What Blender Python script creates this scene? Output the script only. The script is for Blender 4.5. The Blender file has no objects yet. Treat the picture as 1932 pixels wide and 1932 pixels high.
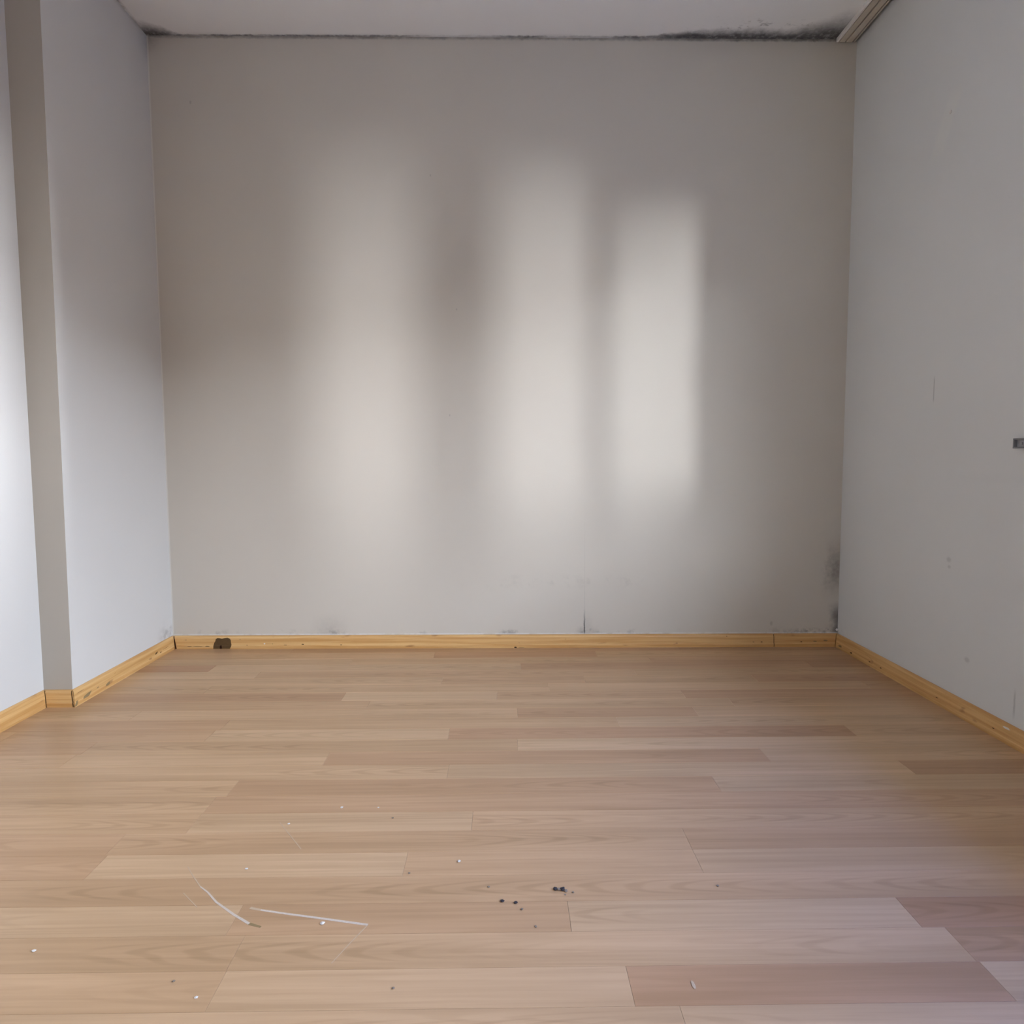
import bpy, bmesh, math, random
from mathutils import Vector, Matrix

S = bpy.context.scene
COL = S.collection

# ------------------------------------------------------------------ camera
cam_d = bpy.data.cameras.new('camera')
cam_d.sensor_fit = 'HORIZONTAL'; cam_d.sensor_width = 36.0
cam_d.lens = 36.0 * 1310.0 / 1932.0
cam_d.clip_start = 0.02
cam = bpy.data.objects.new('camera', cam_d); COL.objects.link(cam)
RT = Vector((0.99990924, -0.01301885, -0.00346636))
UP = Vector((0.00447764, 0.07847058, 0.99690637))
FW = Vector((0.01270657, 0.99683142, -0.07852175))
m = Matrix((RT, UP, -FW)).transposed().to_4x4()
m.translation = Vector((0, 0, 0.8181))
cam.matrix_world = m
S.camera = cam

# ------------------------------------------------------------------ world, sun, exposure
SKY_STRENGTH = 20.7
S.view_settings.view_transform = 'Standard'
S.view_settings.look = 'None'
S.view_settings.exposure = 0.0
S.view_settings.gamma = 1.0
S.view_settings.use_curve_mapping = False

w = bpy.data.worlds.new('world'); S.world = w; w.use_nodes = True
nt = w.node_tree; nt.nodes.clear()
wo = nt.nodes.new('ShaderNodeOutputWorld'); bg = nt.nodes.new('ShaderNodeBackground')
tc = nt.nodes.new('ShaderNodeTexCoord'); sx = nt.nodes.new('ShaderNodeSeparateXYZ')
cr = nt.nodes.new('ShaderNodeValToRGB'); mrg = nt.nodes.new('ShaderNodeMapRange')
nt.links.new(tc.outputs['Generated'], sx.inputs[0]); nt.links.new(sx.outputs['Z'], mrg.inputs[0]); nt.links.new(mrg.outputs[0], cr.inputs[0])
mrg.inputs[1].default_value = -0.05; mrg.inputs[2].default_value = 1.0
nt.links.new(cr.outputs[0], bg.inputs[0]); nt.links.new(bg.outputs[0], wo.inputs[0])
el = cr.color_ramp.elements              # clear sky with a bright hazy horizon, deep blue overhead; same all round
def at_el(d): return (math.sin(math.radians(d)) + 0.05) / 1.05
el[0].position = 0.0; el[0].color = (0.1, 0.09, 0.08, 1)
el[1].position = 1.0; el[1].color = (0.10, 0.25, 0.85, 1)
for d_, k_, c_ in ((-0.6, 0.1, (1, .95, .9)), (0.0, 9.0, (1.0, 0.96, 0.91)), (3, 8.6, (1.0, 0.965, 0.92)), (6, 7.2, (1.0, 0.97, 0.935)), (9, 4.9, (1.0, 0.98, 0.955)), (12, 2.3, (0.99, 0.985, 0.98)),
                   (16, 1.35, (0.95, 0.975, 1.0)), (22, 1.0, (0.90, 0.96, 1.03)), (33, 0.9, (0.86, 0.95, 1.08)), (42, 0.36, (0.44, 0.80, 2.1)), (60, 0.36, (0.30, 0.72, 2.5))):
    e = el.new(at_el(d_)); e.color = (c_[0] * k_ * 0.98, c_[1] * k_ * 1.03, c_[2] * k_ * 1.17, 1)
bg.inputs[1].default_value = SKY_STRENGTH

def portal(name, y0, y1, z0, z1):
    l = bpy.data.lights.new(name, 'AREA'); l.shape = 'RECTANGLE'; l.size = z1 - z0; l.size_y = y1 - y0
    l.cycles.is_portal = True
    o = bpy.data.objects.new(name, l); COL.objects.link(o)
    o.location = (1.60, (y0 + y1) / 2, (z0 + z1) / 2)
    o.rotation_euler = (0, math.radians(90), 0)

# ------------------------------------------------------------------ dimensions (metres)
XL, XN, XR = -1.413, -1.525, 1.442     # far left wall, nearer recessed left wall, right wall
YB, YF, H = 2.94, -2.6, 2.5            # back wall, wall behind the camera, ceiling height
XLB = -1.431                           # foot of the far left wall, which leans out a little
YP = 2.268                             # where the left wall steps back
WIN = (0.98, 1.81, 0.70, 2.01)         # window: y0 y1 z0 z1
WINB = (0.17, 0.98, 0.65, 2.20)        # taller light beside it, sharing the mullion
WIN2 = (-1.00, -0.11, 0.70, 2.26)       # second window
WT = 0.15                              # thickness of the window wall
portal('window_portal', *WIN); portal('window_portal', *WINB); portal('window_portal', *WIN2)

# ------------------------------------------------------------------ node helpers
class N:
    def __init__(s, mat):
        mat.use_nodes = True; s.t = mat.node_tree; s.t.nodes.clear()
        s.out = s.t.nodes.new('ShaderNodeOutputMaterial')
        s.b = s.t.nodes.new('ShaderNodeBsdfPrincipled')
        s.t.links.new(s.b.outputs[0], s.out.inputs[0])
    def n(s, typ, **kw):
        x = s.t.nodes.new(typ)
        for k, v in kw.items(): setattr(x, k, v)
        return x
    def put(s, sock, v):
        if hasattr(v, 'is_output'): s.t.links.new(v, sock)
        elif isinstance(v, (tuple, list)) and len(v) == 3 and sock.type == 'RGBA': sock.default_value = (*v, 1)
        else: sock.default_value = v
    def m(s, op, a, b=0.0, c=0.0):
        x = s.n('ShaderNodeMath', operation=op)
        s.put(x.inputs[0], a); s.put(x.inputs[1], b); s.put(x.inputs[2], c)
        return x.outputs[0]
    def add(s, a, b): return s.m('ADD', a, b)
    def sub(s, a, b): return s.m('SUBTRACT', a, b)
    def mul(s, a, b): return s.m('MULTIPLY', a, b)
    def mx(s, a, b): return s.m('MAXIMUM', a, b)
    def ss(s, v, lo, hi, a=0.0, b=1.0):          # smooth step
        x = s.n('ShaderNodeMapRange', interpolation_type='SMOOTHSTEP')
        s.put(x.inputs[0], v); s.put(x.inputs[1], lo); s.put(x.inputs[2], hi); s.put(x.inputs[3], a); s.put(x.inputs[4], b)
        return x.outputs[0]
    def box(s, v, lo, hi, soft): return s.mul(s.ss(v, lo - soft, lo + soft), s.ss(v, hi - soft, hi + soft, 1.0, 0.0))
    def pos(s):
        g = s.n('ShaderNodeNewGeometry'); q = s.n('ShaderNodeSeparateXYZ')
        s.t.links.new(g.outputs['Position'], q.inputs[0]); s.P = g.outputs['Position']
        return q.outputs[0], q.outputs[1], q.outputs[2]
    def vec(s, x, y, z):
        q = s.n('ShaderNodeCombineXYZ'); s.put(q.inputs[0], x); s.put(q.inputs[1], y); s.put(q.inputs[2], z); return q.outputs[0]
    def noise(s, v, scale, detail=3.0, rough=0.55, dist=0.0):
        x = s.n('ShaderNodeTexNoise'); s.put(x.inputs['Vector'], v)
        x.inputs['Scale'].default_value = scale; x.inputs['Detail'].default_value = detail
        x.inputs['Roughness'].default_value = rough; x.inputs['Distortion'].default_value = dist
        return x.outputs[0]
    def mix(s, f, a, b):
        x = s.n('ShaderNodeMix', data_type='RGBA'); s.put(x.inputs[0], f); s.put(x.inputs[6], a); s.put(x.inputs[7], b)
        return x.outputs[2]
    def bump(s, h, strength, dist):
        x = s.n('ShaderNodeBump'); x.inputs['Strength'].default_value = strength; x.inputs['Distance'].default_value = dist
        s.put(x.inputs['Height'], h); s.t.links.new(x.outputs[0], s.b.inputs['Normal'])
    def fin(s, col, rough=0.8, spec=0.3, metal=0.0):
        s.put(s.b.inputs['Base Color'], col); s.put(s.b.inputs['Roughness'], rough)
        s.b.inputs['Specular IOR Level'].default_value = spec; s.b.inputs['Metallic'].default_value = metal

def mat(name):
    mm = bpy.data.materials.new(name); return mm, N(mm)

def plain(name, col, rough=0.7, spec=0.3, metal=0.0, var=0.08, scale=60.0):
    mm, q = mat(name); q.pos()
    k = q.noise(q.P, scale)
    q.fin(q.mix(k, tuple(c * (1 - var) for c in col), tuple(min(1, c * (1 + var)) for c in col)), rough, spec, metal)
    return mm

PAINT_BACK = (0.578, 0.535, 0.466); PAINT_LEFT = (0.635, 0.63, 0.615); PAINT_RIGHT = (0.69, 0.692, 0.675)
GRIME = (0.055, 0.052, 0.055)

def wall_base(q, PAINT):
    x, y, z = q.pos()
    big = q.noise(q.P, 1.3, 2.0)
    fine = q.noise(q.P, 260.0, 2.0)
    col = q.mix(q.ss(big, 0.35, 0.65), tuple(c * 0.985 for c in PAINT), tuple(c * 1.015 for c in PAINT))
    q.bump(fine, 0.06, 0.002)
    return x, y, z, col

# back wall: grime under the ceiling, mould in the right corner, a dark crack above the skirting
mm, q = mat('paint_back_wall'); x, y, z, col = wall_base(q, PAINT_BACK)
n1 = q.noise(q.P, 14.0, 5.0, 0.65); n2 = q.noise(q.P, 55.0, 4.0, 0.6); n3 = q.noise(q.P, 4.0, 3.0)
top = q.ss(q.add(q.sub(H, z), q.mul(n2, -0.012)), -0.003, 0.008, 1.0, 0.0)
top = q.mul(top, q.mul(q.ss(n1, 0.3, 0.6, 0.25, 0.7), q.ss(x, 0.4, 1.0, 0.75, 1.0)))
dx = q.sub(XR, x)
corner = q.mul(q.ss(q.sub(dx, q.mul(n1, 0.13)), -0.045, 0.02, 1.0, 0.0), q.mul(q.box(z, 0.27, 0.40, 0.09), q.ss(n2, 0.2, 0.6, 0.5, 1.0)))
corner2 = q.mul(q.ss(q.sub(dx, q.mul(n1, 0.07)), -0.03, 0.012, 1.0, 0.0), q.box(z, 0.0, 0.17, 0.04))
low = q.mul(q.ss(q.sub(z, q.mul(n1, 0.07)), 0.015, 0.055, 1.0, 0.0), q.mul(q.ss(x, 1.05, 1.38), q.ss(n2, 0.4, 0.62)))
low2 = q.mul(q.ss(q.sub(z, q.mul(n1, 0.05)), 0.025, 0.06, 1.0, 0.0), q.mul(q.ss(n1, 0.5, 0.66), q.ss(n3, 0.42, 0.6)))
cx = q.m('ABSOLUTE', q.sub(x, q.add(0.3485, q.mul(q.sub(n2, 0.5), 0.006))))
crack = q.mul(q.ss(cx, 0.001, 0.0045, 1.0, 0.0), q.ss(z, 0.07, 0.19, 0.9, 0.0))
crack = q.mx(crack, q.mul(q.ss(cx, 0.0006, 0.0022, 1.0, 0.0), q.ss(z, 0.12, 0.66, 0.13, 0.0)))
blot = q.mul(q.ss(q.m('ABSOLUTE', q.sub(x, 0.358)), 0.0, 0.06, 1.0, 0.0), q.mul(q.ss(q.sub(z, q.mul(n2, 0.05)), 0.03, 0.075, 1.0, 0.0), q.ss(n1, 0.35, 0.6)))
halo = q.mul(q.mul(q.ss(q.m('ABSOLUTE', q.sub(x, 0.362)), 0.0, 0.03, 0.25, 0.0), q.ss(z, 0.07, 0.17, 1.0, 0.0)), n2)
smud = q.mul(q.mul(q.box(z, 0.27, 0.30, 0.03), q.ss(n1, 0.5, 0.75)), q.mul(q.box(x, -0.2, 0.62, 0.1), 0.22))
dust = q.mul(q.mul(q.box(x, -0.80, -0.70, 0.06), q.ss(z, 0.06, 0.17, 1.0, 0.0)), q.mul(n2, 0.35))
lc = q.mul(q.mul(q.ss(q.sub(x, XL), 0.0, 0.07, 0.6, 0.0), q.ss(q.sub(H, z), 0.0, 0.09, 1.0, 0.0)), n2)
g = top
for t in (q.mul(corner, 0.62), q.mul(corner2, 0.7), q.mul(low, 0.75), q.mul(low2, 0.5), crack, q.mul(blot, 0.75), halo, smud, dust, lc): g = q.mx(g, t)
for (sx_, sz_, r_) in ((-1.2512, 2.2469, .006), (-0.2236, 0.996, .004), (-0.1905, 1.4322, .004), (-0.2912, 1.9673, .004), (1.155, 0.10, .009)):
    dd = q.m('SQRT', q.add(q.m('POWER', q.sub(x, sx_), 2.0), q.m('POWER', q.mul(q.sub(z, sz_), 0.6), 2.0)))
    g = q.mx(g, q.ss(dd, r_ * 0.3, r_, 0.22, 0.0))
col = q.mix(g, col, GRIME)
# brush of fresh white paint down the left corner and along the skirting
wl = q.mul(q.ss(q.sub(x, q.add(XLB, q.mul(z, (XL - XLB) / H))), 0.003, 0.007, 1.0, 0.0), 0.5)
ws = q.mul(q.ss(z, 0.058, 0.064, 1.0, 0.0), q.ss(n1, 0.35, 0.5, 0.0, 0.55))
col = q.mix(q.mx(wl, ws), col, (0.80, 0.79, 0.76))
q.fin(col, 0.62, 0.25); M_BACK = mm

# left wall
mm, q = mat('paint_left_wall'); x, y, z, col = wall_base(q, PAINT_LEFT)
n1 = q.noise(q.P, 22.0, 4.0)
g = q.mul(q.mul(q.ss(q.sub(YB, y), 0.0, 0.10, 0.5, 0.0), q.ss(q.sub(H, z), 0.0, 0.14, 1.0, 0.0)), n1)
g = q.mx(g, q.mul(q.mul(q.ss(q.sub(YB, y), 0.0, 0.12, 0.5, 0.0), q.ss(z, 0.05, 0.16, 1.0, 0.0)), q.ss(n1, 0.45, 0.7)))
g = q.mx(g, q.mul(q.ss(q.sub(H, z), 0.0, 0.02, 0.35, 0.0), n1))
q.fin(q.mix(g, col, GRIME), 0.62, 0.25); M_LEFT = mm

# right wall: pencil line, filled patch, scuffs
mm, q = mat('paint_right_wall'); x, y, z, col = wall_base(q, PAINT_RIGHT)
n1 = q.noise(q.P, 22.0, 4.0)
g = q.mul(q.ss(q.m('ABSOLUTE', q.sub(y, 2.328)), 0.0015, 0.004, 1.0, 0.0), q.mul(q.box(z, 1.0, 1.077, 0.012), 0.30))
for (sy_, sz_, r_) in ((2.2103, 0.4827, .012), (2.207, 0.46, .008), (2.1011, 0.1842, .012)):
    dd = q.m('SQRT', q.add(q.m('POWER', q.mul(q.sub(y, sy_), 0.7), 2.0), q.m('POWER', q.sub(z, sz_), 2.0)))
    g = q.mx(g, q.ss(dd, r_ * 0.3, r_, 0.2, 0.0))
yc = q.m('ABSOLUTE', q.sub(y, q.add(1.895, q.mul(q.sub(n1, 0.5), 0.012))))
g = q.mx(g, q.mul(q.ss(yc, 0.001, 0.006, 0.3, 0.0), q.box(z, 0.085, 0.15, 0.02)))
g = q.mx(g, q.mul(q.mul(q.ss(q.sub(YB, y), 0.0, 0.11, 0.6, 0.0), q.ss(z, 0.05, 0.12, 1.0, 0.0)), q.ss(n1, 0.4, 0.7)))
g = q.mx(g, q.mul(q.ss(q.sub(H, z), 0.0, 0.05, 0.55, 0.0), n1))
g = q.mx(g, q.mul(q.box(y, 1.75, 2.15, 0.12), q.mul(q.box(z, 0.745, 0.755, 0.02), 0.05)))
col = q.mix(g, col, GRIME)
pt = q.mul(q.ss(q.add(q.m('ABSOLUTE', q.sub(y, q.add(2.33, q.mul(q.sub(z, 1.88), -0.5)))), q.mul(n1, 0.02)), 0.03, 0.06, 1.0, 0.0), q.box(z, 1.80, 1.97, 0.03))
col = q.mix(q.mul(pt, 0.4), col, (0.74, 0.735, 0.68))
q.fin(col, 0.62, 0.25); M_RIGHT = mm

# ceiling: black mould along the back wall, heaviest towards the curtain rail
mm, q = mat('paint_ceiling'); x, y, z = q.pos()
n1 = q.noise(q.P, 9.0, 6.0, 0.7); n2 = q.noise(q.P, 40.0, 5.0, 0.65); n3 = q.noise(q.P, 3.0, 2.0)
d = q.sub(2.930, y)
wd = q.add(0.004, q.add(q.mul(q.ss(x, 0.50, 0.85), 0.046), q.add(q.ss(x, 1.12, 1.34, 0.0, 0.085), q.ss(x, -1.25, -1.40, 0.0, 0.075))))
t = q.m('DIVIDE', q.add(d, q.mul(q.sub(n1, 0.5), -0.085)), wd)
band = q.mul(q.mul(q.ss(t, 0.15, 1.5, 1.0, 0.0), q.ss(n2, 0.25, 0.55, 0.7, 1.0)), q.mx(q.ss(x, 0.42, 0.72), q.ss(x, -1.20, -1.36)))
line = q.mul(q.ss(q.sub(d, q.mul(n2, 0.016)), -0.002, 0.009, 1.0, 0.0), q.mul(q.ss(n3, 0.38, 0.58, 0.25, 0.8), q.ss(n2, 0.3, 0.6, 0.6, 1.0)))
line = q.mul(line, q.sub(1.0, q.mul(q.box(x, 0.17, 0.46, 0.05), 0.55)))
soft = q.mul(q.ss(d, 0.0, 0.03, 0.22, 0.0), q.ss(n1, 0.35, 0.6))
line = q.mx(line, soft)
wisp = q.mul(q.mul(q.box(d, 0.03, 0.12, 0.03), q.ss(n2, 0.50, 0.70)), q.mul(q.ss(x, 0.60, 0.85), q.mul(q.ss(n1, 0.45, 0.60), 0.6)))
lw = q.mul(q.ss(q.sub(x, XL), 0.0, 0.015, 0.6, 0.0), q.ss(n1, 0.3, 0.6))
g = q.mx(q.mx(q.mul(band, 0.93), line), q.mx(wisp, lw))
col = q.mix(g, (0.90, 0.90, 0.89), (0.045, 0.044, 0.048))
q.bump(q.noise(q.P, 200.0, 2.0), 0.05, 0.002)
q.fin(col, 0.8, 0.2); M_CEIL = mm

# laminate strips: object colour gives each strip its own tone, grain runs along the strip
def laminate(name):
    mm, q = mat(name); x, y, z = q.pos()
    oi = q.n('ShaderNodeObjectInfo')
    off = q.mul(oi.outputs['Random'], 37.0)
    gx = q.add(x, off)
    v1 = q.vec(q.mul(gx, 1.0), q.mul(y, 26.0), off)
    flame = q.noise(v1, 1.35, 1.0, 0.4, 0.2)
    rings = q.m('SINE', q.mul(flame, 34.0))
    ringm = q.ss(rings, -0.2, 0.98)
    v2 = q.vec(q.mul(gx, 1.6), q.mul(y, 52.0), off)
    streak = q.noise(v2, 1.5, 3.0, 0.5)
    v3 = q.vec(q.mul(gx, 14.0), q.mul(y, 420.0), off)
    pores = q.noise(v3, 1.0, 2.0)
    v4 = q.vec(q.mul(gx, 0.7), q.mul(y, 9.0), off)
    broad = q.noise(v4, 1.3, 2.0)
    base = oi.outputs['Color']
    hsv = q.n('ShaderNodeHueSaturation'); q.put(hsv.inputs['Color'], base)
    val = q.add(0.86, q.mul(q.ss(streak, 0.25, 0.75), 0.12))
    val = q.add(val, q.mul(q.ss(broad, 0.3, 0.7), 0.20))
    val = q.sub(val, q.mul(q.mul(ringm, q.ss(q.noise(v4, 2.6, 1.0), 0.38, 0.55)), 0.07))
    yl = q.sub(q.m('FRACT', q.m('DIVIDE', q.sub(y, 1.1388 - 0.0827 * 60), 0.0827)), 0.5)      # place across the strip
    wob = q.noise(q.vec(q.mul(gx, 2.5), q.mul(y, 18.0), off), 1.0, 2.0)
    ylw = q.add(yl, q.mul(q.sub(wob, 0.5), 0.35))
    sg = q.sub(q.mul(q.m('GREATER_THAN', oi.outputs['Random'], 0.5), 2.0), 1.0)
    par = q.add(gx, q.mul(sg, q.mul(q.mul(ylw, ylw), 1.5)))
    arc = q.ss(q.m('SINE', q.add(q.mul(par, 66.0), q.mul(wob, 9.0))), -0.1, 0.95)
    gate = q.mul(q.ss(q.m('ABSOLUTE', ylw), 0.16, 0.36, 1.0, 0.0), q.ss(q.noise(q.vec(q.mul(gx, 1.6), off, 0.0), 1.0, 1.0), 0.46, 0.58))
    val = q.sub(val, q.mul(q.mul(arc, gate), 0.115))
    val = q.sub(val, q.mul(q.ss(pores, 0.55, 0.75), 0.03))
    q.put(hsv.inputs['Value'], val)
    q.put(hsv.inputs['Saturation'], q.sub(1.22, q.mul(val, 0.2)))
    spot = q.noise(q.P, 3.0, 4.0)
    q.fin(hsv.outputs[0], q.add(0.27, q.mul(spot, 0.10)), 0.24)
    q.bump(streak, 0.03, 0.001)
    return mm
M_LAM = laminate('beech_laminate')

# pine skirting
def pine(name, axis):
    mm, q = mat(name); x, y, z = q.pos()
    a, b = (x, y) if axis == 'x' else (y, x)
    v = q.vec(q.mul(a, 1.6), q.mul(z, 60.0), q.mul(b, 4.0))
    gr = q.noise(v, 1.4, 3.0, 0.55, 0.3)
    k = q.noise(q.vec(q.mul(a, 9.0), q.mul(z, 30.0), b), 1.0, 2.0)
    col = q.mix(q.ss(gr, 0.3, 0.7), (0.54, 0.285, 0.092), (0.70, 0.44, 0.185))
    col = q.mix(q.mul(q.ss(k, 0.66, 0.74), 0.55), col, (0.25, 0.10, 0.03))
    q.fin(col, 0.42, 0.4)
    return mm
M_PINEX = pine('pine_skirting_along_wall', 'x'); M_PINEY = pine('pine_skirting_side', 'y')
M_DARKWOOD = plain('torn_fibreboard', (0.105, 0.062, 0.027), 0.85, 0.1, 0, 0.2, 90)
M_HOLE = plain('dark_hole', (0.025, 0.010, 0.006), 0.9, 0.1)
M_CHIPG = plain('chipped_fibreboard', (0.27, 0.19, 0.095), 0.8, 0.1, 0, 0.15, 120)
M_CAULK = plain('white_filler', (0.78, 0.75, 0.70), 0.6)
M_RAILW = plain('white_rail_edge', (0.86, 0.83, 0.80), 0.4)
M_RAILB = plain('beige_rail_plastic', (0.56, 0.50, 0.41), 0.5)
M_GROOVE = plain('dark_track_slot', (0.035, 0.025, 0.022), 0.7)
M_STEEL = plain('grey_steel', (0.42, 0.42, 0.43), 0.45, 0.5, 0.4)
M_RIM = plain('dark_steel_rim', (0.20, 0.20, 0.205), 0.45, 0.4, 0.2)
M_FRAME = plain('white_window_frame', (0.78, 0.78, 0.76), 0.35, 0.4)
M_SCR = plain('white_scratch', (0.58, 0.49, 0.41), 0.7, 0.2, 0, 0.2, 300)
M_SCRF = plain('faint_scratch', (0.52, 0.385, 0.26), 0.6, 0.2, 0, 0.1, 300)
M_CRUMB = plain('dark_dirt', (0.05, 0.045, 0.05), 0.9, 0.1, 0, 0.4, 400)
M_CRUMBL = plain('grey_dirt', (0.24, 0.195, 0.155), 0.9, 0.1, 0, 0.3, 400)
M_FLECK = plain('white_paint_fleck', (0.70, 0.67, 0.63), 0.7, 0.2)
M_SUB = plain('dark_underlay', (0.12, 0.075, 0.045), 0.9, 0.1)
M_GROUND = plain('asphalt', (0.10, 0.10, 0.105), 0.9, 0.1, 0, 0.1, 0.5)
M_REAR = plain('white_panelling', (0.76, 0.76, 0.75), 0.6)

mm = bpy.data.materials.new('window_glass'); mm.use_nodes = True; t = mm.node_tree; t.nodes.clear()
o_ = t.nodes.new('ShaderNodeOutputMaterial'); mxs = t.nodes.new('ShaderNodeMixShader'); tr = t.nodes.new('ShaderNodeBsdfTransparent')
gl = t.nodes.new('ShaderNodeBsdfGlossy'); gl.inputs['Roughness'].default_value = 0.02
tr.inputs[0].default_value = (0.95, 0.97, 0.96, 1)
mxs.inputs[0].default_value = 0.06
t.links.new(tr.outputs[0], mxs.inputs[1]); t.links.new(gl.outputs[0], mxs.inputs[2]); t.links.new(mxs.outputs[0], o_.inputs[0]); M_GLASS = mm


# ------------------------------------------------------------------ mesh helpers
def link(name, bm, mats, parent=None):
    bmesh.ops.recalc_face_normals(bm, faces=bm.faces)
    me = bpy.data.meshes.new(name); bm.to_mesh(me); bm.free()
    for k in (mats if isinstance(mats, (list, tuple)) else [mats]): me.materials.append(k)
    o = bpy.data.objects.new(name, me); COL.objects.link(o)
    if parent: o.parent = parent
    return o
def box(bm, a, b, mi=0):
    vs = [bm.verts.new((x, y, z)) for z in (a[2], b[2]) for y in (a[1], b[1]) for x in (a[0], b[0])]
    for f in ((0, 1, 3, 2), (4, 6, 7, 5), (0, 4, 5, 1), (2, 3, 7, 6), (0, 2, 6, 4), (1, 5, 7, 3)):
        bm.faces.new([vs[i] for i in f]).material_index = mi
    return vs
def bevel(bm, w, seg=2):
    bmesh.ops.bevel(bm, geom=list(bm.edges), offset=w, segments=seg, profile=0.6, affect='EDGES')
def struct(o): o['kind'] = 'structure'; return o
def tag(o, label, cat, group=None):
    o['label'] = label; o['category'] = cat
    if group: o['group'] = group
    return o
def empty(name, loc):
    o = bpy.data.objects.new(name, None); o.empty_display_size = 0.05; o.location = loc; COL.objects.link(o); return o
def under(o, p):                       # parent while keeping the mesh in world coordinates
    o.parent = p; o.matrix_parent_inverse = Matrix.Translation(-Vector(p.location)); return o

# ------------------------------------------------------------------ room shell
def back_y(x_, z_=0.0):                 # the back wall is a little out of square and out of plumb
    u = (x_ - XL) / (XR - XL); t_ = z_ / H
    return (2.966 + (2.931 - 2.966) * u) * (1 - t_) + (2.927 + (2.933 - 2.927) * u) * t_
bm = bmesh.new()
for v in box(bm, (XN - 0.2, 2.0, -0.1), (XR + 0.35, 4.0, H + 0.1)):
    v.co.y = back_y(v.co.x, v.co.z) + (0.2 if v.co.y > 3 else 0.0)
struct(link('wall_back', bm, M_BACK))

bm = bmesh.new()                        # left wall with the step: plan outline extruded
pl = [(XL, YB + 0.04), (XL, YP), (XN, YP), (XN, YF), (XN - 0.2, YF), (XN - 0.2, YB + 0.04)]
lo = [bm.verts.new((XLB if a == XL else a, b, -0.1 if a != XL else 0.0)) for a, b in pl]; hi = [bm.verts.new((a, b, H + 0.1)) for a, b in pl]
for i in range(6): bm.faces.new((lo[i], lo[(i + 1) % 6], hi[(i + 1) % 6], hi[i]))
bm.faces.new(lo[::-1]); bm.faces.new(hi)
bm.faces.ensure_lookup_table(); bm.faces[1].material_index = 1      # the step face gets a darker, browner colour
struct(link('wall_left', bm, [M_LEFT, plain('beige_step_face', (0.44, 0.402, 0.345), 0.62, 0.25, 0, 0.02, 2.0)]))

bm = bmesh.new()                        # right wall with openings for the two windows
X2 = XR + WT
for (a, b) in (((XR, WIN[1], -0.1), (X2, YB, H + 0.1)), ((XR, WIN2[1], -0.1), (X2, WINB[0], H + 0.1)), ((XR, WINB[0], -0.1), (X2, WINB[1], WINB[2])), ((XR, WINB[0], WINB[3]), (X2, WINB[1], H + 0.1)), ((XR, YF, -0.1), (X2, WIN2[0], H + 0.1)),
               ((XR, WIN[0], -0.1), (X2, WIN[1], WIN[2])), ((XR, WIN[0], WIN[3]), (X2, WIN[1], H + 0.1)),
               ((XR, WIN2[0], -0.1), (X2, WIN2[1], WIN2[2])), ((XR, WIN2[0], WIN2[3]), (X2, WIN2[1], H + 0.1))):
    box(bm, a, b)
bmesh.ops.remove_doubles(bm, verts=bm.verts, dist=1e-5)
struct(link('wall_right', bm, M_RIGHT))

bm = bmesh.new(); box(bm, (XN - 0.2, YF - 0.2, -0.1), (XR + 0.35, YF, H + 0.1)); struct(link('wall_front', bm, M_REAR))
bm = bmesh.new(); box(bm, (XN - 0.2, YF, H), (XR + 0.35, YB + 0.2, H + 0.15)); struct(link('ceiling', bm, M_CEIL))

# ------------------------------------------------------------------ floor: every laminate strip is a piece of its own
bm = bmesh.new(); box(bm, (XN, YF, -0.12), (XR, YB + 0.03, -0.008)); FLOOR = struct(link('floor', bm, M_SUB))
RW, Y0 = 0.0827, 1.1388
ROWS = {   # row: ([joint x ...], [tone of each strip from left to right])
    -2: ([-0.95, 0.26], [.1, .2, .3]),
    -1: ([-0.446, 0.194, 0.769], [.05, .3, -.75, .5]),
    0: ([-0.447, 0.765], [.05, .15, -.6]),
    1: ([-0.481, 0.115, 0.726], [.3, -.2, .4, -.9]),
    2: ([-1.12, 1.08], [.0, -.15, -.2]),
    3: ([-0.821, -0.201, 0.392], [-.35, .35, -.15, .15]),
    4: ([-0.827, 0.392], [-.25, -.15, -.25]),
    5: ([-0.698, -0.073], [.05, .4, -.1]),
    6: ([-0.697], [.05, -.3]),
    7: ([-0.675, 0.532], [.05, -.35, .5]),
    8: ([-0.147, 1.061], [.1, .4, -.45]),
    9: ([-1.185, -0.485, 0.717], [-.1, .25, -.45, .35]),
    10: ([-1.176, 0.038], [-.35, .15, .4]),
    11: ([-1.463, -0.87, -0.164, 1.035], [0, -.3, .35, -.55, .2]),
    12: ([-0.858, 0.353], [-.3, .1, .45]),
    13: ([-1.177, 0.043, 0.617], [0, .15, -.4, .2]),
    14: ([-0.45, 0.76], [-.1, .1, -.05]),
    15: ([-0.551, -0.024, 0.619], [-.45, .35, -.2, -.55]),
    16: ([-1.05, 0.16, 1.3], [.1, 0, .05, -.2]),
    17: ([-0.228, 0.298, 0.928], [.1, -.15, .0, -.6]),
    18: ([-0.932, 0.5], [.25, -.2, .05]),
    19: ([-1.138, 0.067, 1.203], [-.85, .3, -.45, -.6]),
    20: ([-0.615, 0.592], [.2, .0, -.5]),
    21: ([-0.288, 0.386], [-.2, -.75, .05]),
    22: ([-0.9, 0.75], [-.3, -.5, -.35]),
    23: ([], [-.3]),
}
rnd = random.Random(7)
r_ = -45
for r_ in range(-45, -2):
    js, xx = [], -1.5 + rnd.uniform(0.1, 1.1)
    while xx < 1.35: js.append(xx); xx += rnd.choice((0.605, 1.21))
    ROWS[r_] = (js, [rnd.uniform(-.6, .5) for _ in range(len(js) + 1)])
LIGHT, MID, DARK = (0.562, 0.390, 0.238), (0.495, 0.316, 0.178), (0.385, 0.214, 0.118)
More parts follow.
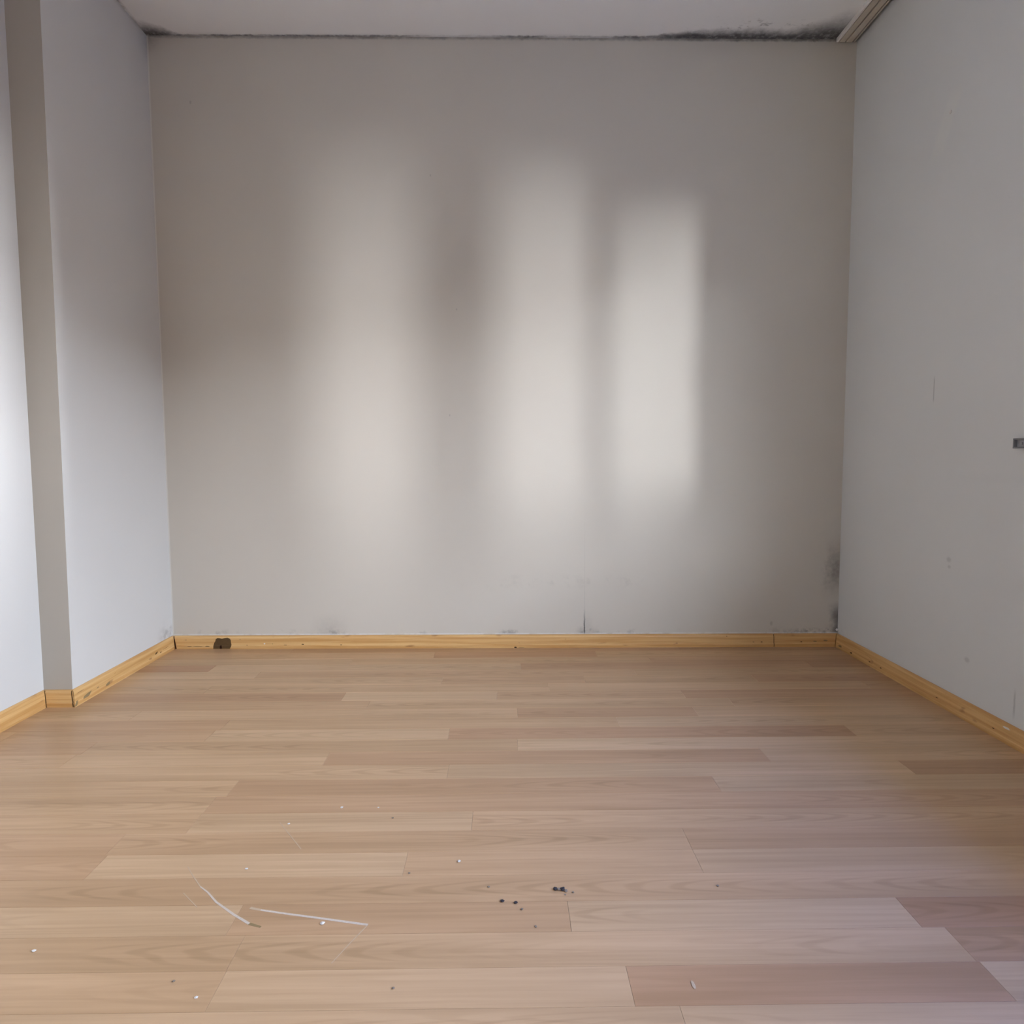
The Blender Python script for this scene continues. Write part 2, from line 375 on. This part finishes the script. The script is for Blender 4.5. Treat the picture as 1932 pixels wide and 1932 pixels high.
def tone(t):
    a, b, k = (MID, LIGHT, t) if t >= 0 else (MID, DARK, -t)
    k = min(1, k * 0.95); return tuple(a[i] + (b[i] - a[i]) * k for i in range(3))
def strip(xa, xb, ya, yb, t):
    g, bv, zt, zb = 0.00018, 0.0005, 0.0, -0.0078
    me = bpy.data.meshes.new('floor_strip')
    xa += g; xb -= g; ya += g; yb -= g
    V = [(a, b, zb) for a, b in ((xa, ya), (xb, ya), (xb, yb), (xa, yb))] + [(a, b, zt - bv * 0.5) for a, b in ((xa, ya), (xb, ya), (xb, yb), (xa, yb))] + \
        [(a, b, zt) for a, b in ((xa + bv, ya + bv), (xb - bv, ya + bv), (xb - bv, yb - bv), (xa + bv, yb - bv))]
    F = [(8, 9, 10, 11), (3, 2, 1, 0)] + [(i, (i + 1) % 4, (i + 1) % 4 + 4, i + 4) for i in range(4)] + [(i + 4, (i + 1) % 4 + 4, (i + 1) % 4 + 8, i + 8) for i in range(4)]
    me.from_pydata(V, [], F); me.materials.append(M_LAM)
    o = bpy.data.objects.new('floor_strip', me); COL.objects.link(o); o.parent = FLOOR
    o.color = (*tone(t), 1)
for r_ in sorted(ROWS):
    js, ts = ROWS[r_]
    ya = Y0 + RW * (r_ - 1); yb = ya + RW
    if yb < YF + 0.02: continue
    ya = max(ya, YF); yb = min(yb, YB + 0.028)
    xl = XLB if ya >= YP - 0.03 else XN
    ed = [xl] + [j for j in js] + [XR]
    for i in range(len(ed) - 1):
        a, b = max(ed[i], xl), ed[i + 1]
        if b - a > 0.02: strip(a, b, ya, yb, ts[i] + rnd.uniform(-.06, .06))

# ------------------------------------------------------------------ skirting boards
PROF = [(0, 0), (0.0150, 0), (0.0150, 0.013), (0.0128, 0.0165), (0.0108, 0.045), (0.0085, 0.0515), (0.0045, 0.055), (0, 0.056)]
def skirt(name, p0, p1, nrm, m0=0.0, m1=0.0, mat_=None, parent=None, kind=True):
    """profile swept from p0 to p1 on the floor; m0/m1 shift the front edge at each end (mitre)"""
    bm = bmesh.new(); p0 = Vector((*p0, 0)); p1 = Vector((*p1, 0)); nv = Vector((*nrm, 0)); dr = (p1 - p0).normalized()
    A = [bm.verts.new(p0 + nv * d + Vector((0, 0, z)) + dr * (m0 * d)) for d, z in PROF]
    B = [bm.verts.new(p1 + nv * d + Vector((0, 0, z)) - dr * (m1 * d)) for d, z in PROF]
    k = len(PROF)
    for i in range(k): bm.faces.new((A[i], A[(i + 1) % k], B[(i + 1) % k], B[i]))
    bm.faces.new(A[::-1]); bm.faces.new(B)
    o = link(name, bm, mat_, parent)
    if kind: struct(o)
    return o
e0 = 0.0003
bb = skirt('baseboard_back', (XLB + 0.004, back_y(XLB) - e0), (1.1615, back_y(1.1615) - e0), (0, -1), 1.0, 0.0, M_PINEX)
skirt('board_length', (1.1645, back_y(1.1645) - e0), (XR - 0.002, back_y(XR) - e0), (0, -1), 0, 1.0, M_PINEX, bb, False)
bl = skirt('baseboard_left', (XLB + e0, YP - 0.001), (XLB + e0, back_y(XLB) - 0.001), (1, 0), -1.0, 1.0, M_PINEY)
skirt('return_length', (XN + 0.001, YP - e0), (XLB - 0.001, YP - e0), (0, -1), 1.0, -0.93, M_PINEX, bl, False)
skirt('near_length', (XN + e0, YF + 0.002), (XN + e0, YP - 0.003), (1, 0), 0.0, 1.0, M_PINEY, bl, False)
br = skirt('baseboard_right', (XR - e0, YF + 0.002), (XR - e0, back_y(XR) - 0.003), (-1, 0), 0.0, 1.0, M_PINEY)

def front(z):                           # depth of the skirting face at height z
    for (d0, z0), (d1, z1) in zip(PROF[1:], PROF[2:]):
        if z0 <= z <= z1 and z1 > z0: return d0 + (d1 - d0) * (z - z0) / (z1 - z0)
    return 0.0
def chip(name, outline, axis, base, sgn, mat_, parent, lift=0.0006):
    """thin flake lying on the skirting face; outline = [(along, z) ...], cut at the knees of the profile"""
    bm = bmesh.new(); bm.faces.new([bm.verts.new((a_, 0, z_)) for a_, z_ in outline])
    for zk in (0.013, 0.0165, 0.045, 0.0515):
        bmesh.ops.bisect_plane(bm, geom=list(bm.verts) + list(bm.edges) + list(bm.faces), plane_co=(0, 0, zk), plane_no=(0, 0, 1))
    bmesh.ops.triangulate(bm, faces=list(bm.faces))
    ex = bmesh.ops.extrude_face_region(bm, geom=list(bm.faces))
    back = {v for v in ex['geom'] if isinstance(v, bmesh.types.BMVert)}
    for v in bm.verts:
        a_, z_ = v.co.x, v.co.z
        d_ = front(min(max(z_, 0.0), 0.0555)) + (-0.001 if v in back else lift)
        bs = base(a_) if callable(base) else base
        v.co = (a_, bs + sgn * d_, z_) if axis == 'x' else (bs + sgn * d_, a_, z_)
    return link(name, bm, mat_, parent)
# torn brown patch with two humps, and the darker hole in it
pc = chip('torn_patch', [(-1.2500, 0.001), (-1.2490, 0.016), (-1.2465, 0.026), (-1.2415, 0.033), (-1.2390, 0.043), (-1.2330, 0.047), (-1.2240, 0.0465), (-1.2130, 0.0445), (-1.2020, 0.0465),
     (-1.1900, 0.048), (-1.1800, 0.045), (-1.1750, 0.038), (-1.1740, 0.028), (-1.1720, 0.018), (-1.1735, 0.010), (-1.1790, 0.001)], 'x', back_y, -1, M_DARKWOOD, bb)
pc['label'] = 'dark brown torn patch with two humps'
chip('hole', [(-1.2215, 0.001), (-1.2215, 0.011), (-1.2190, 0.016), (-1.2140, 0.016), (-1.2125, 0.010), (-1.2125, 0.001)], 'x', back_y, -1, M_HOLE, pc, 0.0010)
for (a, z, w_, h_, mt) in ((-1.315, .011, .046, .0022, M_DARKWOOD), (-1.275, .012, .022, .0035, M_DARKWOOD), (-1.352, .0110, .022, .0026, M_DARKWOOD), (-1.368, .039, .008, .0025, M_CHIPG),
                           (-1.135, .040, .008, .0018, M_CHIPG), (-1.105, .016, .006, .002, M_DARKWOOD), (-1.03, .022, .007, .005, M_CAULK), (-0.995, .021, .005, .002, M_CHIPG), (-0.94, .016, .017, .0018, M_DARKWOOD),
                           (-0.865, .019, .012, .0045, M_DARKWOOD), (-0.70, .016, .009, .0032, M_DARKWOOD), (-0.40, .010, .02, .001, M_DARKWOOD), (0.05, .003, .013, .0055, M_HOLE), (0.075, .0014, .03, .0012, M_HOLE),
                           (0.066, .022, .0035, .003, M_DARKWOOD), (0.265, .037, .003, .002, M_DARKWOOD), (0.745, .018, .006, .003, M_DARKWOOD), (0.96, .047, .004, .0025, M_DARKWOOD), (1.075, .022, .008, .003, M_CHIPG), (1.11, .022, .009, .0035, M_DARKWOOD),
                           (1.281, .022, .009, .0034, M_DARKWOOD), (1.340, .024, .018, .005, M_CHIPG), (1.385, .027, .02, .007, M_CHIPG)):
    chip('chip', [(a - w_ / 2, z - h_ * .1), (a - w_ * .2, z + h_ * .5), (a + w_ * .25, z + h_ * .35), (a + w_ / 2, z + h_ * .1), (a + w_ * .3, z - h_ * .5), (a - w_ * .25, z - h_ * .4)], 'x', back_y, -1, mt, bb if a < 1.16 else bb.children[0])
gp = chip('joint_gap', [(XLB + .009, .054), (XLB + .0125, .054), (XLB + .0240, .001), (XLB + .0190, .001)], 'x', back_y, -1, M_HOLE, bb, 0.0004)
chip('joint_gap', [(XLB + .0005, .054), (XLB + .0040, .054), (XLB + .0125, .001), (XLB + .0075, .001)], 'x', YP, -1, M_DARKWOOD, bl, 0.0004)
chip('joint_gap', [(XN + .0075, .054), (XN + .0095, .054), (XN + .0175, .001), (XN + .0155, .001)], 'x', YP, -1, M_DARKWOOD, bl, 0.0004)
chip('joint_gap', [(1.1612, .0535), (1.1642, .0535), (1.1650, .001), (1.1618, .001)], 'x', back_y, -1, M_DARKWOOD, bb, 0.0002)
for (a, z, w_, h_, mt) in ((2.325, .0175, .055, .013, M_CHIPG), (2.388, .022, .012, .004, M_CHIPG), (2.447, .015, .034, .010, M_CHIPG), (2.800, .026, .026, .008, M_DARKWOOD), (2.835, .020, .012, .006, M_DARKWOOD), (2.88, .026, .05, .0016, M_DARKWOOD),
                           (2.262, .010, .020, .016, M_CHIPG), (2.292, .041, .04, .002, M_CHIPG), (2.50, .038, .014, .005, M_PINEX)):
    chip('chip', [(a - w_ / 2, z - h_ * .45), (a - w_ * .3, z + h_ * .1), (a + w_ * .05, z + h_ * .4), (a + w_ / 2, z + h_ * .5), (a + w_ * .3, z - h_ * .1), (a + w_ * .05, z - h_ * .45)], 'y', XLB, 1, mt, bl)
for (a, z, w_, h_, mt) in ((2.78, .012, .018, .006, M_DARKWOOD), (2.64, .017, .014, .004, M_DARKWOOD), (2.56, .017, .012, .004, M_DARKWOOD), (2.22, .022, .012, .003, M_DARKWOOD), (1.955, .024, .010, .003, M_DARKWOOD),
                           (2.875, .014, .03, .008, M_CHIPG), (1.905, .044, .03, .006, M_CAULK)):
    chip('chip', [(a - w_ / 2, z - h_ * .1), (a - w_ * .2, z + h_ * .5), (a + w_ * .25, z + h_ * .35), (a + w_ / 2, z + h_ * .1), (a + w_ * .3, z - h_ * .5), (a - w_ * .25, z - h_ * .4)], 'y', XR, -1, mt, br)

# ------------------------------------------------------------------ window and glazed balcony door in the right wall (beside the camera)
def glazing(name, y0, y1, z0, z1, f0=0.045, f1=0.045):
    xa, xb = XR + 0.06, XR + 0.11
    fw = 0.045; panes = 1
    bm = bmesh.new()
    box(bm, (xa, y0, z0), (xb, y0 + f0, z1)); box(bm, (xa, y1 - f1, z0), (xb, y1, z1))
    box(bm, (xa, y0 + f0, z0), (xb, y1 - f1, z0 + fw)); box(bm, (xa, y0 + f0, z1 - fw), (xb, y1 - f1, z1))
    root = struct(link(name, bm, M_FRAME))
    yy = [y0 + f0, y1 - f1]
    for i in range(panes):
        a, b = yy[i] + 0.002, yy[i + 1] - 0.002; c0, c1 = z0 + fw + 0.002, z1 - fw - 0.002; s = 0.04
        bm = bmesh.new()
        box(bm, (xa + .005, a, c0), (xb - .005, a + s, c1)); box(bm, (xa + .005, b - s, c0), (xb - .005, b, c1))
        box(bm, (xa + .005, a + s, c0), (xb - .005, b - s, c0 + s)); box(bm, (xa + .005, a + s, c1 - s), (xb - .005, b - s, c1))
        sash = link('sash', bm, M_FRAME, root)
        bm = bmesh.new()
        vs = [bm.verts.new((xa + .025, *p)) for p in ((a + s, c0 + s), (b - s, c0 + s), (b - s, c1 - s), (a + s, c1 - s))]; bm.faces.new(vs)
        link('pane', bm, M_GLASS, sash)
        bm = bmesh.new(); hy = b - s / 2 if i == 0 else a + s / 2
        box(bm, (xa - .012, hy - .012, (c0 + c1) / 2 - .03), (xa + .004, hy + .012, (c0 + c1) / 2 + .03)); box(bm, (xa - .03, hy - .008, (c0 + c1) / 2 - .10), (xa - .012, hy + .008, (c0 + c1) / 2 + .012)); bevel(bm, .002)
        link('window_handle', bm, M_STEEL, sash)
    return root
W1 = glazing('window_1', *WIN, 0.004, 0.045)
W3 = glazing('window_3', *WINB, 0.045, 0.004)
W2 = glazing('window_2', *WIN2)
bm = bmesh.new(); box(bm, (XR - 0.03, WIN[0] + 0.002, WIN[2] - 0.025), (XR + 0.06, WIN[1] - 0.0, WIN[2] + 0.0005)); bevel(bm, .004)
link('window_sill', bm, M_FRAME, W1)

# ------------------------------------------------------------------ curtain rail under the ceiling along the right wall
RX0, RX1, RZ = 1.353, 1.433, 2.484
rail = empty('curtain_rail', (1.393, 0.2, 2.5))
tag(rail, 'long beige two-track curtain rail under the ceiling along the right wall', 'curtain rail')
def rail_part(name, x0, x1, z0, z1, mt, bv=0.0):
    bm = bmesh.new(); box(bm, (x0, -2.55, z0), (x1, 2.927, z1))
    if bv: bevel(bm, bv, 2)
    return under(link(name, bm, mt), rail)
rail_part('rail_back', RX0 + .006, RX1, 2.494, 2.4995, M_GROOVE)
rail_part('side_edge', RX0, RX0 + .0085, RZ - .001, 2.4995, M_RAILW, .002)
rail_part('track_strip', RX0 + .0115, RX0 + .0350, RZ, 2.494, M_RAILB, .0012)
rail_part('track_strip', RX0 + .0405, RX0 + .0640, RZ, 2.494, M_RAILB, .0012)
rail_part('track_strip', RX0 + .0695, RX0 + .0760, RZ + .001, 2.494, M_RAILB, .0012)

# ------------------------------------------------------------------ steel bracket on the right wall, wall plug
br_ = empty('wall_bracket', (XR, 1.895, 0.852))
tag(br_, 'small grey steel bracket with raised rim fixed to the right wall', 'bracket')
bm = bmesh.new(); box(bm, (XR - .003, 1.862, .838), (XR, 1.937, .866)); bevel(bm, .0008)
under(link('base_plate', bm, M_STEEL), br_)
for (a, b) in (((XR - .013, 1.862, .838), (XR - .003, 1.937, .8425)), ((XR - .013, 1.862, .8615), (XR - .003, 1.937, .866)), ((XR - .013, 1.9325, .8425), (XR - .003, 1.937, .8615))):
    bm = bmesh.new(); box(bm, a, b); bevel(bm, .0008); under(link('rim', bm, M_RIM), br_)
bm = bmesh.new(); bmesh.ops.create_cone(bm, cap_ends=True, segments=16, radius1=.005, radius2=.004, depth=.004, matrix=Matrix.Translation((XR - .005, 1.915, .852)) @ Matrix.Rotation(math.pi / 2, 4, 'Y'))
under(link('screw_head', bm, M_STEEL), br_)

bm = bmesh.new(); bmesh.ops.create_uvsphere(bm, u_segments=12, v_segments=8, radius=.006)
for v in bm.verts: v.co.x *= 0.45
wp = link('wall_plug', bm, M_FLECK); wp.location = (XR - .0015, 2.3026, 1.918)
tag(wp, 'small white plug set high in the right wall', 'wall plug')
def lump(name, loc, r, mt, seed, flat=0.6, stretch=(1, 1)):
    rr = random.Random(seed); bm = bmesh.new(); bmesh.ops.create_icosphere(bm, subdivisions=2, radius=1.0)
    for v in bm.verts:
        k = 1 + rr.uniform(-.22, .22)
        v.co = Vector((v.co.x * r * k * stretch[0], v.co.y * r * k * stretch[1], v.co.z * r * flat * k))
    zmin = min(v.co.z for v in bm.verts)
    for v in bm.verts: v.co.z -= zmin
    o = link(name, bm, mt); o.location = loc
    return o
o = lump('filler_dab', (1.4365, back_y(1.4365) - .006, .067), .0055, M_CAULK, 3, 1.0)
tag(o, 'tiny white dab of filler in the corner above the skirting', 'filler')

# ------------------------------------------------------------------ scratches in the floor
def scratch(pts, w0, w1, mt):
    bm = bmesh.new(); L = []; n = len(pts)
    for i, p in enumerate(pts):
        a = Vector((*pts[max(i - 1, 0)], 0)); b = Vector((*pts[min(i + 1, n - 1)], 0)); d = (b - a).normalized(); nn = Vector((-d.y, d.x, 0))
        wd = w0 + (w1 - w0) * i / (n - 1); c = Vector((*p, 0.0003))
        L.append((bm.verts.new(c + nn * wd / 2), bm.verts.new(c - nn * wd / 2)))
    for i in range(n - 1): bm.faces.new((L[i][0], L[i][1], L[i + 1][1], L[i + 1][0]))
    r = bmesh.ops.extrude_face_region(bm, geom=list(bm.faces))
    for v in [g for g in r['geom'] if isinstance(g, bmesh.types.BMVert)]: v.co.z = -0.0002
    return link('scratch', bm, mt, FLOOR)
scratch([(-.6376, 1.3442), (-.6150, 1.3150), (-.5833, 1.2775)], .0012, .0024, M_SCRF)
scratch([(-.5833, 1.2775), (-.5620, 1.2600), (-.5338, 1.2304), (-.4890, 1.1953), (-.4510, 1.1690)], .0026, .0052, M_SCR)
scratch([(-.4510, 1.1690), (-.4275, 1.1602)], .006, .004, M_CHIPG)
scratch([(-.4649, 1.2125), (-.4434, 1.2062)], .006, .005, M_SCRF)
scratch([(-.4434, 1.2062), (-.3940, 1.1950), (-.3335, 1.1824), (-.2410, 1.1624)], .0042, .0052, M_SCR)
scratch([(-.2410, 1.1624), (-.2624, 1.1161), (-.2823, 1.0696)], .0018, .0012, M_SCRF)
scratch([(-.6070, 1.2584), (-.5625, 1.2158)], .0014, .0014, M_SCRF)
scratch([(-.5059, 1.5103), (-.4273, 1.4027)], .0016, .0018, M_SCRF)

# ------------------------------------------------------------------ dirt and paint flecks lying on the floor
for i, (x_, y_, r_, mt, nm, lb) in enumerate((
        (.0955, 1.2560, .0042, M_CRUMB, 'dirt_crumb', 'black crumb at one end of the largest dirt clump on the floor'),
        (.1095, 1.2540, .0048, M_CRUMB, 'dirt_crumb', 'larger black crumb at the other end of the largest dirt clump'),
        (.1025, 1.2550, .0036, M_CRUMBL, 'dirt_crumb', 'grey crumb between two black crumbs on the floor'),
        (.1150, 1.2500, .0034, M_CRUMBL, 'dirt_crumb', 'grey dust crumb beside the largest black crumb'))):
    tag(lump(nm, (x_, y_, 0), r_, mt, i + 10, 0.55), lb, 'dirt', 'dirt crumbs on the floor')
G1, G2 = 'loose dark specks on the floor', 'white paint flecks on the floor'
LONE = 'tiny brown speck of dirt lying alone on the laminate'
for i, (x_, y_, r_, lb) in enumerate((
        (-.0045, 1.2224, .0036, 'larger of the two black specks lying side by side near the dirt clump'),
        (.0198, 1.2173, .0034, 'smaller of the two black specks lying side by side near the dirt clump'),
        (.0311, 1.1991, .0024, 'tiny brown speck just beside the pair of black specks'),
        (-.0309, 1.2657, .0024, LONE), (.1283, 1.2466, .0022, 'tiny brown speck close beside the largest dirt clump'), (.0538, 1.1516, .0022, LONE),
        (.1130, 1.2400, .0018, 'minute brown speck touching the shadow of the largest dirt clump'), (.4064, 1.2609, .0026, LONE),
        (-.1887, 1.3126, .0024, LONE), (-.2544, 1.5238, .0026, LONE), (-.1732, 1.0147, .0022, LONE), (-.5200, 1.0350, .0022, LONE))):
    tag(lump('dirt_speck', (x_, y_, 0), r_, M_CRUMBL if i > 1 else M_CRUMB, i + 30, 0.45), lb, 'dirt', G1)
LONE = 'tiny white paint fleck lying on the laminate away from the scratches'
for i, (x_, y_, r_, lb) in enumerate((
        (-.5157, 1.3329, .0030, LONE), (-.3219, 1.1666, .0042, 'largest white paint fleck, lying beside the long straight scratch'), (-.0928, 1.3505, .0034, LONE),
        (-.3815, 1.5743, .0034, LONE), (-.2956, 1.5726, .0022, LONE), (-.4835, 1.5031, .0030, 'tiny white paint fleck beside the short fine scratch'),
        (-.7852, 1.1064, .0032, LONE), (-.4700, 1.0010, .0028, LONE))):
    tag(lump('paint_fleck', (x_, y_, 0), r_, M_FLECK, i + 60, 0.4, (1.0, 0.9)), lb, 'paint fleck', G2)
tag(lump('paint_smear', (.2921, 1.0142, 0), .0034, M_SCRF, 90, 0.15, (0.8, 2.6)), 'short whitish smear on the reddish laminate strip', 'smear')

# ------------------------------------------------------------------ ground outside the windows, two storeys below
bm = bmesh.new(); box(bm, (XR + 1.2, -400, -6.3), (600, 400, -6.0))
o = struct(link('ground', bm, M_GROUND)); 

# unseen overhang added above the windows, sized to cut off the high sky
bm = bmesh.new(); box(bm, (XR + WT + 0.01, -4.0, 2.62), (XR + WT + 0.90, 4.2, 2.80))
ob = link('overhang_blocker', bm, plain('weathered_concrete', (0.30, 0.29, 0.28), 0.9)); struct(ob)


# unseen dark houses added opposite; their heights and gaps shape the low sky light
M_FW = plain('dark_far_glass', (0.05, 0.06, 0.07), 0.15, 0.5)
def house(name, label, y0, y1, top, col):
    h = empty(name, (26.0, (y0 + y1) / 2, -6.0)); tag(h, label, 'added building')
    bm = bmesh.new(); box(bm, (26, y0, -6), (36, y1, top)); under(link('facade', bm, plain(name + '_brick', col, 0.9, 0.1, 0, 0.15, 0.7)), h)
    bm = bmesh.new(); box(bm, (25.7, y0, top), (36.3, y1, top + 0.2)); under(link('roof_slab', bm, plain(name + '_roof', (0.10, 0.095, 0.09), 0.9)), h)
    k = y0 + 1.2
    while k < y1 - 2.4:
        z = -4.6
        while z < top - 2.0:
            bm = bmesh.new(); box(bm, (25.96, k, z), (26.02, k + 1.5, z + 1.4)); under(link('window', bm, M_FW), h); z += 3.0
        k += 3.4
house('brick_blocker', 'unseen dark brick block added beside the gap to shape the light', -20, -5.4, 7.1, (0.12, 0.085, 0.065))
house('apartment_blocker', 'unseen brown block added down the street to bound the light gap', -39.2, -20.2, 10.0, (0.11, 0.09, 0.075))
tw = empty('corner_block', (10.0, -33.0, -6.0)); tag(tw, 'unseen grey block added to close off the low sky down the street', 'added building')  # added to stop low sky leaking in; its edge bounds the second gap
bm = bmesh.new(); box(bm, (2.2, -36, -6), (17.95, -30, 8.4)); under(link('facade', bm, plain('corner_blocker_render', (0.10, 0.10, 0.10), 0.9, 0.1, 0, 0.15, 0.7)), tw)
bm = bmesh.new(); box(bm, (2.0, -36.3, 8.4), (17.95, -29.7, 8.6)); under(link('roof_slab', bm, plain('corner_block_roof', (0.10, 0.095, 0.09), 0.9)), tw)
for k in range(4):
    for z in range(4):
        bm = bmesh.new(); box(bm, (3.4 + k * 3.4, -30.02, -4.6 + z * 3), (4.9 + k * 3.4, -29.96, -3.2 + z * 3)); under(link('window', bm, M_FW), tw)
house('terrace_blocker', 'unseen long dark terrace added to block low sky past the gap', 1.0, 60, 6.8, (0.12, 0.08, 0.06))
